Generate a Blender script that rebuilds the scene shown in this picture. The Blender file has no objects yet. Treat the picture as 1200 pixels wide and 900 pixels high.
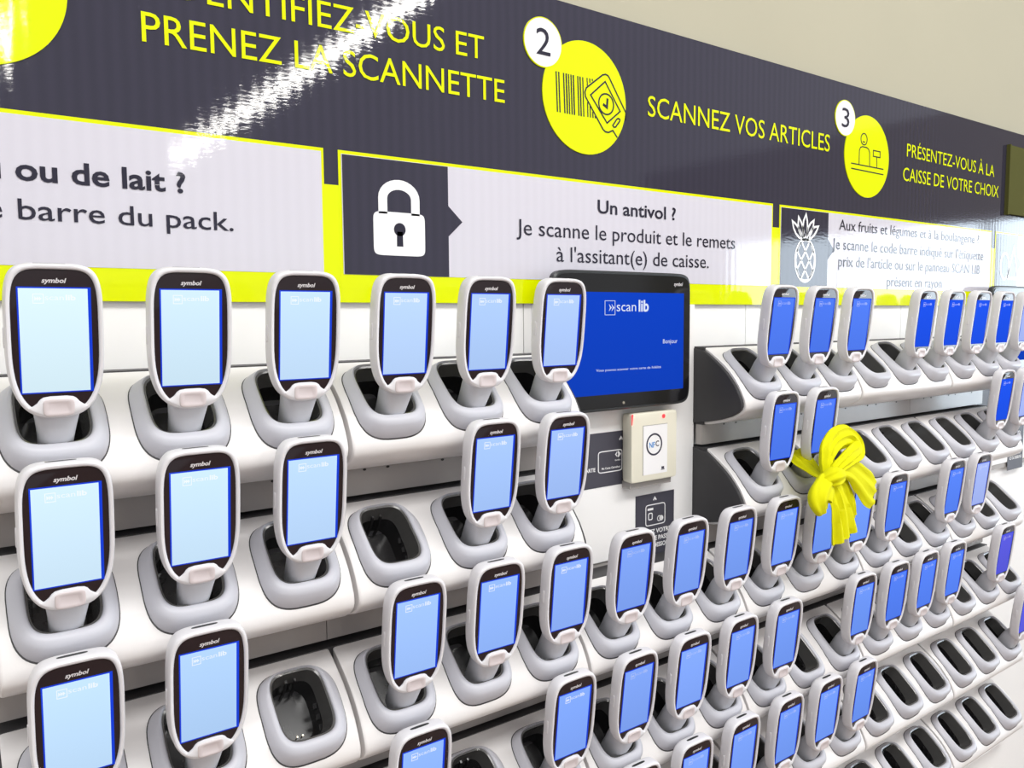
import bpy, math, random
from mathutils import Vector, Matrix
random.seed(7)
S = bpy.context.scene
COL = S.collection

# ------------------------------------------------------------------ camera, world, light
F, YAW, PITCH, ROLL = 944.04, 0.62818, -0.08199, -0.00768
CAM = Vector((-0.08513, -0.74155, 0.01543))
def cam_axes():
    cy, sy, cp, sp = math.cos(YAW), math.sin(YAW), math.cos(PITCH), math.sin(PITCH)
    f = Vector((sy*cp, cy*cp, sp)); r = Vector((cy, -sy, 0)); u = r.cross(f)
    cr, sr = math.cos(ROLL), math.sin(ROLL)
    return cr*r + sr*u, -sr*r + cr*u, f
R_, U_, F_ = cam_axes()
cd = bpy.data.cameras.new('camera'); cam = bpy.data.objects.new('camera', cd); COL.objects.link(cam)
cd.sensor_width = 36; cd.lens = F*36/1200; cd.clip_start = 0.02
cam.matrix_world = Matrix(((R_.x, U_.x, -F_.x, CAM.x), (R_.y, U_.y, -F_.y, CAM.y), (R_.z, U_.z, -F_.z, CAM.z), (0, 0, 0, 1)))
S.camera = cam
S.view_settings.view_transform = 'Standard'; S.view_settings.look = 'None'
S.view_settings.exposure = 0.0; S.view_settings.gamma = 1.0; S.view_settings.use_curve_mapping = False
w = bpy.data.worlds.new('hall_light'); S.world = w; w.use_nodes = True
w.node_tree.nodes['Background'].inputs[0].default_value = (0.985, 0.99, 1.0, 1)
w.node_tree.nodes['Background'].inputs[1].default_value = 0.62
def area(name, loc, target, size, sizey, power, colr=(1, 1, 1)):
    l = bpy.data.lights.new(name, 'AREA'); l.shape = 'RECTANGLE'; l.size = size; l.size_y = sizey; l.energy = power; l.color = colr
    o = bpy.data.objects.new(name, l); COL.objects.link(o); o.location = loc
    o.rotation_euler = (Vector(target)-Vector(loc)).to_track_quat('-Z', 'Y').to_euler(); return o
area('added_key_light', (0.9, -1.7, 2.0), (0.9, 0, -0.3), 4.0, 0.6, 78, (1, 0.99, 0.97))  # unseen key light added above and in front to brighten the racks

# ------------------------------------------------------------------ materials
def lin(c):
    return tuple(((v/255)/12.92 if v/255 <= 0.04045 else (((v/255)+0.055)/1.055)**2.4) for v in c)
MATS = {}
def mat(name, rgb, rough=0.5, spec=0.5, metal=0.0, coat=0.0, noise=0.0, nscale=40, bump=0.0, bscale=200):
    m = bpy.data.materials.new(name); m.use_nodes = True; MATS[name] = m
    nt = m.node_tree; b = nt.nodes['Principled BSDF']; c = lin(rgb)
    b.inputs['Base Color'].default_value = (*c, 1); b.inputs['Roughness'].default_value = rough
    b.inputs['Specular IOR Level'].default_value = spec; b.inputs['Metallic'].default_value = metal
    b.inputs['Coat Weight'].default_value = coat
    if noise or bump:
        tc = nt.nodes.new('ShaderNodeTexCoord'); n = nt.nodes.new('ShaderNodeTexNoise'); n.inputs['Scale'].default_value = nscale; n.inputs['Detail'].default_value = 3
        nt.links.new(tc.outputs['Object'], n.inputs['Vector'])
        if noise:
            mx = nt.nodes.new('ShaderNodeMix'); mx.data_type = 'RGBA'
            mx.inputs[6].default_value = (*[v*(1-noise) for v in c], 1); mx.inputs[7].default_value = (*[min(1, v*(1+noise)) for v in c], 1)
            nt.links.new(n.outputs['Fac'], mx.inputs[0]); nt.links.new(mx.outputs[2], b.inputs['Base Color'])
        if bump:
            n2 = nt.nodes.new('ShaderNodeTexNoise'); n2.inputs['Scale'].default_value = bscale
            nt.links.new(tc.outputs['Object'], n2.inputs['Vector'])
            bp = nt.nodes.new('ShaderNodeBump'); bp.inputs['Strength'].default_value = bump; bp.inputs['Distance'].default_value = 0.0005
            nt.links.new(n2.outputs['Fac'], bp.inputs['Height']); nt.links.new(bp.outputs['Normal'], b.inputs['Normal'])
    return m
def emit(name, rgb, strength):
    m = bpy.data.materials.new(name); m.use_nodes = True; b = m.node_tree.nodes['Principled BSDF']
    b.inputs['Base Color'].default_value = (0.01, 0.01, 0.01, 1); b.inputs['Roughness'].default_value = 0.3
    b.inputs['Emission Color'].default_value = (*lin(rgb), 1); b.inputs['Emission Strength'].default_value = strength
    return m
M_shell = mat('shell_plastic', (238, 235, 234), 0.32, 0.5, noise=0.02, nscale=30, bump=0.05, bscale=900)
M_collar = mat('collar_plastic', (197, 197, 205), 0.38, 0.45, noise=0.02, nscale=60, bump=0.06, bscale=900)
M_well = mat('well_plastic', (36, 35, 36), 0.2, 0.6, noise=0.1)
M_liner = mat('liner_plastic', (84, 83, 82), 0.16, 0.6, noise=0.08)
M_dark = mat('charcoal_plastic', (62, 61, 63), 0.5, 0.35, noise=0.04, bump=0.1, bscale=1200)
M_plate = mat('grey_plate', (168, 163, 160), 0.25, 0.5, noise=0.03)
M_screw = mat('screw_hole', (25, 23, 22), 0.6)
M_pin = mat('gold_pin', (230, 220, 200), 0.2, 0.5, 1.0)
M_head = mat('scanner_plastic', (229, 227, 230), 0.35, 0.5, noise=0.015, nscale=80, bump=0.04, bscale=1200)
M_neck = mat('scanner_handle', (206, 207, 213), 0.42, 0.45, noise=0.02, nscale=80, bump=0.05, bscale=1200)
M_trig = mat('trigger_plastic', (214, 203, 204), 0.4, 0.4, noise=0.02)
M_bezel = mat('bezel_glass', (36, 25, 29), 0.12, 0.45)
M_white = mat('white_board', (252, 251, 250), 0.35, 0.4, noise=0.01, nscale=8)
M_wall = mat('beige_paint', (178, 173, 152), 0.7, 0.3, noise=0.035, nscale=5, bump=0.1, bscale=120)
M_floor = mat('floor_tile', (150, 128, 112), 0.4, 0.4, noise=0.05, nscale=6)
M_blackgloss = mat('black_gloss', (18, 18, 20), 0.1, 0.5)
M_blackside = mat('black_plastic', (40, 42, 43), 0.35, 0.5)
M_cream = mat('cream_plastic', (236, 232, 214), 0.4, 0.4, noise=0.02)
M_sticker = mat('sticker_charcoal', (70, 69, 80), 0.45, 0.4, noise=0.03)
M_print_w = mat('print_white', (246, 245, 246), 0.4, 0.3)
M_print_d = mat('print_dark', (58, 56, 72), 0.45, 0.3)
M_print_b = mat('print_blue', (50, 140, 215), 0.45, 0.3)
M_scarf = mat('yellow_cloth', (226, 224, 8), 0.75, 0.15, noise=0.05, nscale=60, bump=0.35, bscale=700)
M_olive = mat('olive_panel', (84, 84, 44), 0.8, 0.05, noise=0.03)
M_logo = mat('logo_silver', (216, 212, 214), 0.3, 0.5)
M_lamp_body = mat('lamp_housing', (225, 225, 225), 0.4)
M_tube = emit('lamp_tube', (255, 252, 245), 90.0)
M_daylight = emit('window_daylight', (225, 240, 252), 8.0)
M_red = emit('red_led', (255, 40, 45), 3.0)
M_kscreen_txt = emit('screen_white', (225, 235, 255), 0.9)

def banner_mat(name, rgb, stripe=0.0, spec=0.5):
    """glossy ribbed film: fine vertical flutes + a crumpled bump that breaks up reflections"""
    m = mat(name, rgb, 0.035, spec); nt = m.node_tree; b = nt.nodes['Principled BSDF']; c = lin(rgb)
    tc = nt.nodes.new('ShaderNodeTexCoord')
    wv = nt.nodes.new('ShaderNodeTexWave'); wv.wave_type = 'BANDS'; wv.bands_direction = 'X'
    wv.inputs['Scale'].default_value = 22; wv.inputs['Distortion'].default_value = 0.6; wv.inputs['Detail'].default_value = 1
    nt.links.new(tc.outputs['Object'], wv.inputs['Vector'])
    if stripe:
        mx = nt.nodes.new('ShaderNodeMix'); mx.data_type = 'RGBA'
        mx.inputs[6].default_value = (*[v*(1-stripe) for v in c], 1); mx.inputs[7].default_value = (*[v*(1+stripe) for v in c], 1)
        nt.links.new(wv.outputs['Color'], mx.inputs[0]); nt.links.new(mx.outputs[2], b.inputs['Base Color'])
    mp = nt.nodes.new('ShaderNodeMapping'); mp.inputs['Scale'].default_value = (22, 22, 95)
    nt.links.new(tc.outputs['Object'], mp.inputs['Vector'])
    n = nt.nodes.new('ShaderNodeTexNoise'); n.inputs['Scale'].default_value = 3.2; n.inputs['Detail'].default_value = 4; n.inputs['Roughness'].default_value = 0.55
    nt.links.new(mp.outputs['Vector'], n.inputs['Vector'])
    bp = nt.nodes.new('ShaderNodeBump'); bp.inputs['Strength'].default_value = 1.0; bp.inputs['Distance'].default_value = 0.00004
    nt.links.new(n.outputs['Fac'], bp.inputs['Height'])
    bp2 = nt.nodes.new('ShaderNodeBump'); bp2.inputs['Strength'].default_value = 0.15; bp2.inputs['Distance'].default_value = 0.00012
    nt.links.new(wv.outputs['Color'], bp2.inputs['Height']); nt.links.new(bp.outputs['Normal'], bp2.inputs['Normal'])
    nt.links.new(bp2.outputs['Normal'], b.inputs['Normal'])
    return m
M_bdark = banner_mat('film_charcoal', (52, 50, 65), 0.06)
M_byel = banner_mat('film_yellow', (224, 236, 0), 0.0, 0.35)
M_bgrey = banner_mat('film_lilac', (212, 209, 219), 0.012)
M_bwhite = banner_mat('film_white', (248, 248, 250))
M_bink = banner_mat('film_ink', (40, 38, 54))

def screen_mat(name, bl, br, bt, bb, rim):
    """lit display: a rim of the panel's own blue around the lit page; object colour carries a page tint with the viewing-angle shift painted in"""
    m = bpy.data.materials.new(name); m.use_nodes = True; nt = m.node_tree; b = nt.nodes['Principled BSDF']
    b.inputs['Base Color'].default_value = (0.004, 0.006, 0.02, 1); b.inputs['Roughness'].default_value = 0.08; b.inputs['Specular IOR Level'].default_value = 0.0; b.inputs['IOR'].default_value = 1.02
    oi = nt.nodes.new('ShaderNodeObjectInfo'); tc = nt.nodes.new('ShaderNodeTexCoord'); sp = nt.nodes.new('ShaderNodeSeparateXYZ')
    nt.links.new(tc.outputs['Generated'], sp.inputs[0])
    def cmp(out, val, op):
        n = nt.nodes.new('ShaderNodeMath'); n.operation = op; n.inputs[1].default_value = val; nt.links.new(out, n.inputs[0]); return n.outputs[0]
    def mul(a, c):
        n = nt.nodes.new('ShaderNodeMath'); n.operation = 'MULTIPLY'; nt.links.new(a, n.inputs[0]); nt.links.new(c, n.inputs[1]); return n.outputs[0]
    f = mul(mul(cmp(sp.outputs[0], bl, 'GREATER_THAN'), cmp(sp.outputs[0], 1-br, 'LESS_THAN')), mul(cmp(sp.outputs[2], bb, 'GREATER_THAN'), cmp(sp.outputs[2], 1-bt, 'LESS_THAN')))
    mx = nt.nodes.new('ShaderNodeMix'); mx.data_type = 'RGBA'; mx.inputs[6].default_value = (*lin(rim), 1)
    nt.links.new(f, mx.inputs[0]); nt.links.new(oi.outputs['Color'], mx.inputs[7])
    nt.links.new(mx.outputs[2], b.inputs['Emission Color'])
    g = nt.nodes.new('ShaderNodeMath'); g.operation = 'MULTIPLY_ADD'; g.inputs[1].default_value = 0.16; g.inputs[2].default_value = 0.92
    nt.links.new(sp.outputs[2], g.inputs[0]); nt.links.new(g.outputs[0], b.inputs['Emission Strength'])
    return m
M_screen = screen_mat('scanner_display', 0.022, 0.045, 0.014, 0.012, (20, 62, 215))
M_kscreen = screen_mat('kiosk_display', 0.0, 0.0, 0.0, 0.0, (10, 50, 190))
def obj_emit(name):
    m = bpy.data.materials.new(name); m.use_nodes = True; nt = m.node_tree; b = nt.nodes['Principled BSDF']
    b.inputs['Base Color'].default_value = (0, 0, 0, 1)
    oi = nt.nodes.new('ShaderNodeObjectInfo'); nt.links.new(oi.outputs['Color'], b.inputs['Emission Color']); b.inputs['Emission Strength'].default_value = 1.0
    return m
M_slogo = obj_emit('display_lettering')

# ------------------------------------------------------------------ mesh helpers
class MB:
    def __init__(s): s.v = []; s.f = []
    def add(s, vs, fs):
        o = len(s.v); s.v += [tuple(v) for v in vs]; s.f += [tuple(i+o for i in f) for f in fs]; return s
    def box(s, x0, x1, y0, y1, z0, z1):
        return s.add([(x0,y0,z0),(x1,y0,z0),(x1,y1,z0),(x0,y1,z0),(x0,y0,z1),(x1,y0,z1),(x1,y1,z1),(x0,y1,z1)],
                     [(0,3,2,1),(4,5,6,7),(0,1,5,4),(1,2,6,5),(2,3,7,6),(3,0,4,7)])
    def loft(s, rings, cap0=True, cap1=True, closed=True):
        n = len(rings[0]); vs = [p for r in rings for p in r]; fs = []
        for i in range(len(rings)-1):
            for j in range(n if closed else n-1):
                k = (j+1) % n
                fs.append((i*n+j, i*n+k, (i+1)*n+k, (i+1)*n+j))
        if cap0: fs.append(tuple(reversed(range(n))))
        if cap1: fs.append(tuple((len(rings)-1)*n+j for j in range(n)))
        return s.add(vs, fs)
    def prism(s, poly, y0, y1):
        """poly of (x,z) extruded between y0 (front) and y1"""
        return s.loft([[(x, y0, z) for x, z in poly], [(x, y1, z) for x, z in poly]])
    def stroke(s, pts, wd, y0, y1, closed=False):
        """a drawn line of (x,z) points with width wd as a thin raised strip"""
        n = len(pts); L = []; Rr = []
        for i, p in enumerate(pts):
            a = pts[(i-1) % n] if (closed or i > 0) else p
            c = pts[(i+1) % n] if (closed or i < n-1) else p
            d1 = Vector((p[0]-a[0], p[1]-a[1])); d2 = Vector((c[0]-p[0], c[1]-p[1]))
            d1 = d1.normalized() if d1.length > 1e-9 else d2.normalized(); d2 = d2.normalized() if d2.length > 1e-9 else d1
            t = (d1+d2); t = t.normalized() if t.length > 1e-6 else d1
            nn = Vector((-t.y, t.x)); k = 1/max(0.5, nn.dot(Vector((-d1.y, d1.x))))
            L.append((p[0]+nn.x*wd/2*k, p[1]+nn.y*wd/2*k)); Rr.append((p[0]-nn.x*wd/2*k, p[1]-nn.y*wd/2*k))
        rings = [[(L[i][0], y0, L[i][1]), (Rr[i][0], y0, Rr[i][1]), (Rr[i][0], y1, Rr[i][1]), (L[i][0], y1, L[i][1])] for i in range(n)]
        if closed: rings.append(rings[0])
        return s.loft(rings, not closed, not closed)
    def mesh(s, name, m, angle=35, fix=True):
        me = bpy.data.meshes.new(name); me.from_pydata(s.v, [], s.f); me.update()
        if fix:
            import bmesh
            bm = bmesh.new(); bm.from_mesh(me); bmesh.ops.remove_doubles(bm, verts=bm.verts, dist=1e-7); bmesh.ops.recalc_face_normals(bm, faces=bm.faces); bm.to_mesh(me); bm.free()
        me.materials.append(m)
        me.polygons.foreach_set('use_smooth', [True]*len(me.polygons)); me.set_sharp_from_angle(angle=math.radians(angle)); me.update()
        return me
def put(name, me, parent=None, loc=None, label=None):
    o = bpy.data.objects.new(name, me); COL.objects.link(o)
    if parent: o.parent = parent
    if loc: o.location = loc
    if label: o['label'] = label
    return o
def thing(name, label, cat, loc=(0, 0, 0), group=None, me=None):
    o = bpy.data.objects.new(name, me); COL.objects.link(o); o.location = loc
    o['label'] = label; o['category'] = cat
    if group: o['group'] = group
    return o
def struct(name, me):
    o = put(name, me); o['kind'] = 'structure'; return o
def copy_tree(o, parent=None, colors=None):
    c = o.copy(); COL.objects.link(c)
    if parent: c.parent = parent
    for ch in KIDS.get(o.name, []):
        copy_tree(ch, c)
    return c
KIDS = {}
def kids_of(o):
    KIDS[o.name] = list(o.children)
    for ch in o.children: kids_of(ch)
def selips(a, b0, b1, n, N=48, cx=0, cz=0):
    """rounded outline: half width a, bottom half height b0, top half height b1, exponent n or (n_bottom, n_top)"""
    nb, ntp = n if isinstance(n, tuple) else (n, n); P = []
    for i in range(N):
        t = 2*math.pi*i/N; c, s_ = math.cos(t), math.sin(t); e = nb if s_ < 0 else ntp; b = b0 if s_ < 0 else b1
        P.append((cx+a*math.copysign(abs(c)**(2/e), c), cz+b*math.copysign(abs(s_)**(2/e), s_)))
    return P
def circ(cx, cz, r, N=40, rz=None):
    return [(cx+r*math.cos(2*math.pi*i/N), cz+(rz or r)*math.sin(2*math.pi*i/N)) for i in range(N)]

TXT = {}
def text_mesh(body, m, x0, x1, zb, cap, y, weight=0.0, z1=None, thick=0.0006, shear=0.0):
    """lettering fitted between x0 and x1, baseline zb (to z1 at the far end), capital height cap, standing on the plane y"""
    cu = bpy.data.curves.new('lettering', 'FONT'); cu.body = body; cu.size = 1.0; cu.offset = weight; cu.shear = shear; cu.resolution_u = 3; cu.extrude = 0.0
    o = bpy.data.objects.new('tmp_text', cu); COL.objects.link(o)
    dg = bpy.context.evaluated_depsgraph_get(); dg.update()
    me = bpy.data.meshes.new_from_object(o.evaluated_get(dg)); bpy.data.objects.remove(o)
    xs = [v.co.x for v in me.vertices]; xa, xb = min(xs), max(xs); k = (x1-x0)/(xb-xa); ks = cap/CAPH
    for v in me.vertices:
        fx = (v.co.x-xa)*k
        v.co = Vector((x0+fx, y-thick, zb+v.co.y*ks+((z1-zb)*fx/(x1-x0) if z1 is not None else 0)))
    me.materials.clear(); me.materials.append(m); me.update()
    return me
def _cap():
    cu = bpy.data.curves.new('lettering', 'FONT'); cu.body = 'H'; cu.size = 1.0
    o = bpy.data.objects.new('tmp_text', cu); COL.objects.link(o)
    dg = bpy.context.evaluated_depsgraph_get(); dg.update()
    me = bpy.data.meshes.new_from_object(o.evaluated_get(dg)); bpy.data.objects.remove(o)
    h = max(v.co.y for v in me.vertices); bpy.data.meshes.remove(me); return h
CAPH = _cap()

def in_frame(pts, mx=30):
    for p in pts:
        d = Vector(p)-CAM; z = d.dot(F_)
        if z > 0.05:
            x = 600+F*d.dot(R_)/z; y = 450-F*d.dot(U_)/z
            if -mx < x < 1200+mx and -mx < y < 900+mx: return True
    return False

# ------------------------------------------------------------------ layout
P, GAP = 0.105, 0.00319
MODW = 3*P+GAP
ZR = [0.0, -0.1588, -0.3189, -0.4772, -0.6254, -0.779]
DY = -0.0064
def cx(c): return c*P+GAP*(c//3)
def modx(k): return (3*k+1)*P+GAP*k
WALLY = 0.133
KIOSK = 2

# ------------------------------------------------------------------ setting
struct('wall_back', MB().box(-1.5, 3.6, WALLY+0.006, WALLY+0.12, -1.45, 2.2).mesh('wall_back', M_wall))
struct('floor', MB().box(-4, 10, -8, WALLY+0.12, -1.5, -1.45).mesh('floor', M_floor))
struct('wall_right', MB().box(9.0, 9.1, -8, WALLY+0.12, -1.45, 2.2).mesh('wall_right', M_wall))
win = struct('window_1', MB().box(8.98, 9.0, -6.3, -1.3, -1.2, 1.0).mesh('window_1', M_daylight))
fr = MB()
for yy in (-6.3, -4.63, -2.97, -1.3): fr.box(8.94, 8.98, yy-0.04, yy+0.04, -1.2, 1.0)
fr.box(8.94, 8.98, -6.3, -1.3, 0.98, 1.06); fr.box(8.94, 8.98, -6.3, -1.3, -1.24, -1.16)
put('window_frame', fr.mesh('window_frame', M_lamp_body), win)
# white back boards behind the racks, butted with thin seams
def board(n, x0, x1):
    m = MB().box(x0+0.0008, x1-0.0008, WALLY, WALLY+0.006, -1.45, 0.036)
    return struct(n, m.mesh(n, M_white))
board('trim_1', -1.4, -0.22); board('trim_2', -0.22, 0.57); board('trim_3', 0.57, 1.04); board('trim_4', 1.04, 1.54); board('trim_5', 1.54, 3.5)

# ceiling tubes of the hall (out of frame; the film mirrors them)
def tube_lamp(x, y0, y1, z, label):
    t = thing('ceiling_light', label, 'lamp', (x, (y0+y1)/2, z), 'tube lamps hanging in the hall')
    h = (y1-y0)/2
    put('housing', MB().box(-0.06, 0.06, -h, h, 0.03, 0.08).mesh('housing', M_lamp_body), t)
    put('tube', MB().loft([[(0.013*math.cos(2*math.pi*i/12), yy, 0.013*math.sin(2*math.pi*i/12)) for i in range(12)] for yy in (-h, h)]).mesh('tube', M_tube), t)
    st = MB()
    for yy in (-h*0.8, h*0.8): st.box(-0.006, 0.006, yy-0.006, yy+0.006, 0.08, 0.68)
    put('hanger', st.mesh('hanger', M_lamp_body), t)
tube_lamp(1.86, -7.0, -2.3, 1.5, 'long white tube lamp hanging high over the aisle, right of the viewer')
tube_lamp(0.33, -5.0, -3.6, 1.5, 'short white tube lamp hanging high over the aisle, behind the viewer')

# ------------------------------------------------------------------ banner
BY = WALLY-0.006                      # front plane of the film
ban = thing('wall_banner', 'long charcoal, yellow and white printed banner with French instructions above the scanner racks', 'banner', (0, 0, 0))
BX0, BX1 = -1.35, 3.4
put('charcoal_board', MB().box(BX0, BX1, BY, WALLY+0.005, 0.0343, 0.4404).mesh('charcoal_board', M_bdark), ban)
put('yellow_strip', MB().box(BX0, BX1, BY-0.0004, BY+0.001, 0.0345, 0.167).mesh('yellow_strip', M_byel), ban)
BOX = [(-0.511, 0.2865), (0.304, 1.1003), (1.119, 1.9145), (1.934, 2.73)]
LINES = {
 0: [('Un pack d\'eau ou de lait ?', -0.213, 0.137, 0.1445, 0.0195, 0.022), ('Je scanne le code barre du pack.', -0.2605, 0.1837, 0.1088, 0.0185, 0.004)],
 1: [('Un antivol ?', 0.6975, 0.8585, 0.1632, 0.0182, 0.016), ('Je scanne le produit et le remets', 0.554, 1.0006, 0.1253, 0.0203, 0.0), ("\u00e0 l'assitant(e) de caisse.", 0.622, 0.936, 0.0922, 0.0203, 0.0)],
 2: [('Aux fruits et l\u00e9gumes et \u00e0 la boulangerie ?', 1.2986, 1.852, 0.174, 0.019, 0.0), ("Je scanne le code barre indiqu\u00e9 sur l'\u00e9tiquette", 1.278, 1.876, 0.1378, 0.0198, 0.0),
     ("prix de l'article ou sur le panneau SCAN LIB", 1.299, 1.862, 0.1063, 0.0198, 0.0), ('pr\u00e9sent en rayon', 1.4699, 1.69, 0.0724, 0.0198, 0.0)], 3: []}
Y1, Y2, Y3, Y4 = BY-0.0006, BY-0.0010, BY-0.0014, BY-0.0018
for i, (a, b) in enumerate(BOX):
    fr = put('box_frame', MB().box(a, b, Y1, BY, 0.05, 0.2066).mesh('box_frame', M_byel), ban)
    bx = put('message_box', MB().box(a+0.0035, b-0.003, Y2, BY, 0.0668, 0.2028).mesh('message_box', M_bgrey), ban)
    if i > 0:
        d0, d1 = a+0.0045, a+0.145
        if i == 3: d1 = a+0.118
        put('icon_field', MB().prism([(d0, 0.067), (d1, 0.067), (d1, 0.117), (d1+0.0205, 0.1358), (d1, 0.1545), (d1, 0.2022), (d0, 0.2022)], Y3, BY).mesh('icon_field', M_bdark), bx)
    for (body, x0, x1, zb, cap, wt) in LINES[i]:
        put('text_line', text_mesh(body, M_bink, x0, x1, zb, cap, Y2, wt), bx)
bxs = [o for o in ban.children if o.name.startswith('message_box')]
# padlock icon
lk = MB(); lx, lz0, lz1 = 0.3804, 0.0905, 0.1416
lk.prism(selips(0.0345, (lz1-lz0)/2, (lz1-lz0)/2, 9, 56, lx, (lz0+lz1)/2), Y4, BY)
arc = [(lx-0.0218, 0.139)]+[(lx-0.0218*math.cos(t*math.pi/14), 0.1575+0.0165*math.sin(t*math.pi/14)) for t in range(15)]+[(lx+0.0218, 0.139)]
lk.stroke(arc, 0.0115, Y4, BY)
put('padlock_icon', lk.mesh('padlock_icon', M_bwhite), bxs[1])
kh = MB().prism(circ(lx, 0.1215, 0.0078, 20), Y4-0.0004, Y4).prism([(lx-0.0042, 0.1015), (lx+0.0042, 0.1015), (lx+0.0038, 0.119), (lx-0.0038, 0.119)], Y4-0.0004, Y4)
put('keyhole', kh.mesh('keyhole', M_bink), bxs[1])
# pineapple icon
pn = MB(); px, pz, pa, pb = 1.1945, 0.1135, 0.029, 0.0368
pn.stroke(circ(px, pz, pa, 36, pb), 0.0055, Y4, BY, True)
for k in (-0.036, -0.012, 0.012, 0.036):
    for sg in (-1, 1):
        seg = [(px+k+sg*t*0.001*0.72, pz+t*0.001) for t in range(-40, 41, 2)]
        seg = [q for q in seg if ((q[0]-px)/pa)**2+((q[1]-pz)/pb)**2 < 0.98]
        if len(seg) > 1: pn.stroke([seg[0], seg[-1]], 0.0034, Y4, BY)
for tipx, tipz, bw in ((0.0, 0.195, 0.010), (-0.022, 0.189, 0.009), (0.024, 0.186, 0.009), (-0.040, 0.181, 0.009), (0.038, 0.176, 0.009)):
    bxp, bzp = px+tipx*0.18, 0.150; dx, dz = px+tipx-bxp, tipz-bzp; L = math.hypot(dx, dz); nx, nz = -dz/L, dx/L
    leaf = [(bxp, bzp)]+[(bxp+dx*t+nx*bw*math.sin(math.pi*t)**0.8*0.9, bzp+dz*t+nz*bw*math.sin(math.pi*t)**0.8*0.9) for t in (0.25, 0.5, 0.75)]+[(px+tipx, tipz)]+[(bxp+dx*t-nx*bw*math.sin(math.pi*t)**0.8*0.5, bzp+dz*t-nz*bw*math.sin(math.pi*t)**0.8*0.5) for t in (0.75, 0.5, 0.25)]
    pn.stroke(leaf, 0.0038, Y4, BY, True)
put('pineapple_icon', pn.mesh('pineapple_icon', M_bwhite), bxs[2])
bk = MB(); bk.stroke(circ(1.985, 0.128, 0.022, 28, 0.03), 0.006, Y4, BY, True)
bk.stroke([(2.0, 0.1), (2.03, 0.175), (2.055, 0.1), (2.0, 0.1)], 0.006, Y4, BY)
put('outline_icon', bk.mesh('outline_icon', M_bwhite), bxs[3])
# steps
for k, (ccx, ccz, bcx, bcz, num) in enumerate([(-0.038, 0.3185, -0.113, 0.38, '1'), (0.6752, 0.3190, 0.600, 0.3800, '2'), (1.3865, 0.3162, 1.3095, 0.3780, '3')]):
    st = put('step_disc', MB().prism(circ(ccx, ccz, 0.0765, 72), Y3, BY).mesh('step_disc', M_byel), ban)
    rm = put('badge_rim', MB().prism(circ(bcx, bcz, 0.0325, 48), Y3-0.0002, BY).mesh('badge_rim', M_byel), st)
    put('number_badge', MB().prism(circ(bcx, bcz, 0.031, 48), Y4, BY).mesh('number_badge', M_bwhite), st)
    wn = 0.012 if num != '1' else 0.0035
    put('number', text_mesh(num, M_bink, bcx-wn, bcx+wn, bcz-0.0165, 0.034, Y4, 0.0), st)
    if num == '2':
        bars = MB()
        for x0, wd in ((0.6232, 1), (0.6277, 1), (0.6362, 1), (0.6408, 1.2), (0.645, 0.9), (0.6493, 1), (0.6535, 1.2), (0.6615, 1), (0.6657, 1.1), (0.6705, 0.9)):
            bars.stroke([(x0-0.0011, 0.3463), (x0+0.0011, 0.2932)], 0.0019*wd, Y4, BY)
        for x0, zt, zb_ in ((0.6783, 0.3466, 0.336), (0.6831, 0.3466, 0.341), (0.6878, 0.3468, 0.344)): bars.stroke([(x0-0.0008, zt), (x0-0.0004, zb_)], 0.0017, Y4, BY)
        for x0, zt, zb_ in ((0.6790, 0.314, 0.2939), (0.6838, 0.309, 0.2938), (0.6886, 0.302, 0.2938), (0.693, 0.297, 0.2938)): bars.stroke([(x0-0.0006, zt), (x0, zb_)], 0.0017, Y4, BY)
        put('barcode_icon', bars.mesh('barcode_icon', M_bink), st)
        ic = MB(); lw = 0.0021
        ic.stroke([(0.7523, 0.2998), (0.7523, 0.309), (0.7190, 0.354), (0.7165, 0.3562), (0.712, 0.3572), (0.7066, 0.3555), (0.684, 0.339), (0.676, 0.333), (0.6735, 0.327), (0.6745, 0.321), (0.7075, 0.2805), (0.712, 0.2778), (0.7176, 0.2776), (0.7264, 0.2814), (0.735, 0.2725)], lw, Y4, BY)
        ic.stroke([(0.684, 0.3247), (0.7113, 0.3471), (0.7405, 0.31), (0.7151, 0.2903)], lw, Y4, BY, True)
        ic.stroke(circ(0.7134, 0.3163, 0.0142, 28), lw, Y4, BY, True)
        ic.stroke([(0.7076, 0.3155), (0.7148, 0.312), (0.7159, 0.3245)], 0.0036, Y4, BY)
        ic.stroke([(0.7262, 0.2885), (0.7285, 0.2862), (0.7318, 0.287), (0.7400, 0.2965), (0.7400, 0.2988), (0.7368, 0.2996), (0.7338, 0.298)], lw, Y4, BY, True)
        put('scanner_icon', ic.mesh('scanner_icon', M_bink), st)
    if num == '3':
        ic = MB(); lw = 0.002
        ic.stroke(circ(1.3733, 0.3475, 0.0106, 24), lw, Y4, BY, True)
        ic.stroke([(1.369, 0.3435), (1.373, 0.3415), (1.3775, 0.3435)], lw*0.8, Y4, BY)
        ic.stroke([(1.3586, 0.2996), (1.3584, 0.3250), (1.362, 0.3310), (1.368, 0.3332), (1.3826, 0.3332), (1.3895, 0.3310), (1.3936, 0.3251), (1.3949, 0.3000)], lw, Y4, BY)
        ic.stroke([(1.4065, 0.3305), (1.4307, 0.3305), (1.4307, 0.3195), (1.4065, 0.3195)], lw, Y4, BY, True)
        ic.stroke([(1.4195, 0.3192), (1.4205, 0.2993)], lw, Y4, BY)
        ic.stroke([(1.3322, 0.2990), (1.4436, 0.2984)], lw, Y4, BY); ic.stroke([(1.3327, 0.2895), (1.4441, 0.2882)], lw, Y4, BY)
        put('checkout_icon', ic.mesh('checkout_icon', M_bink), st)
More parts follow.
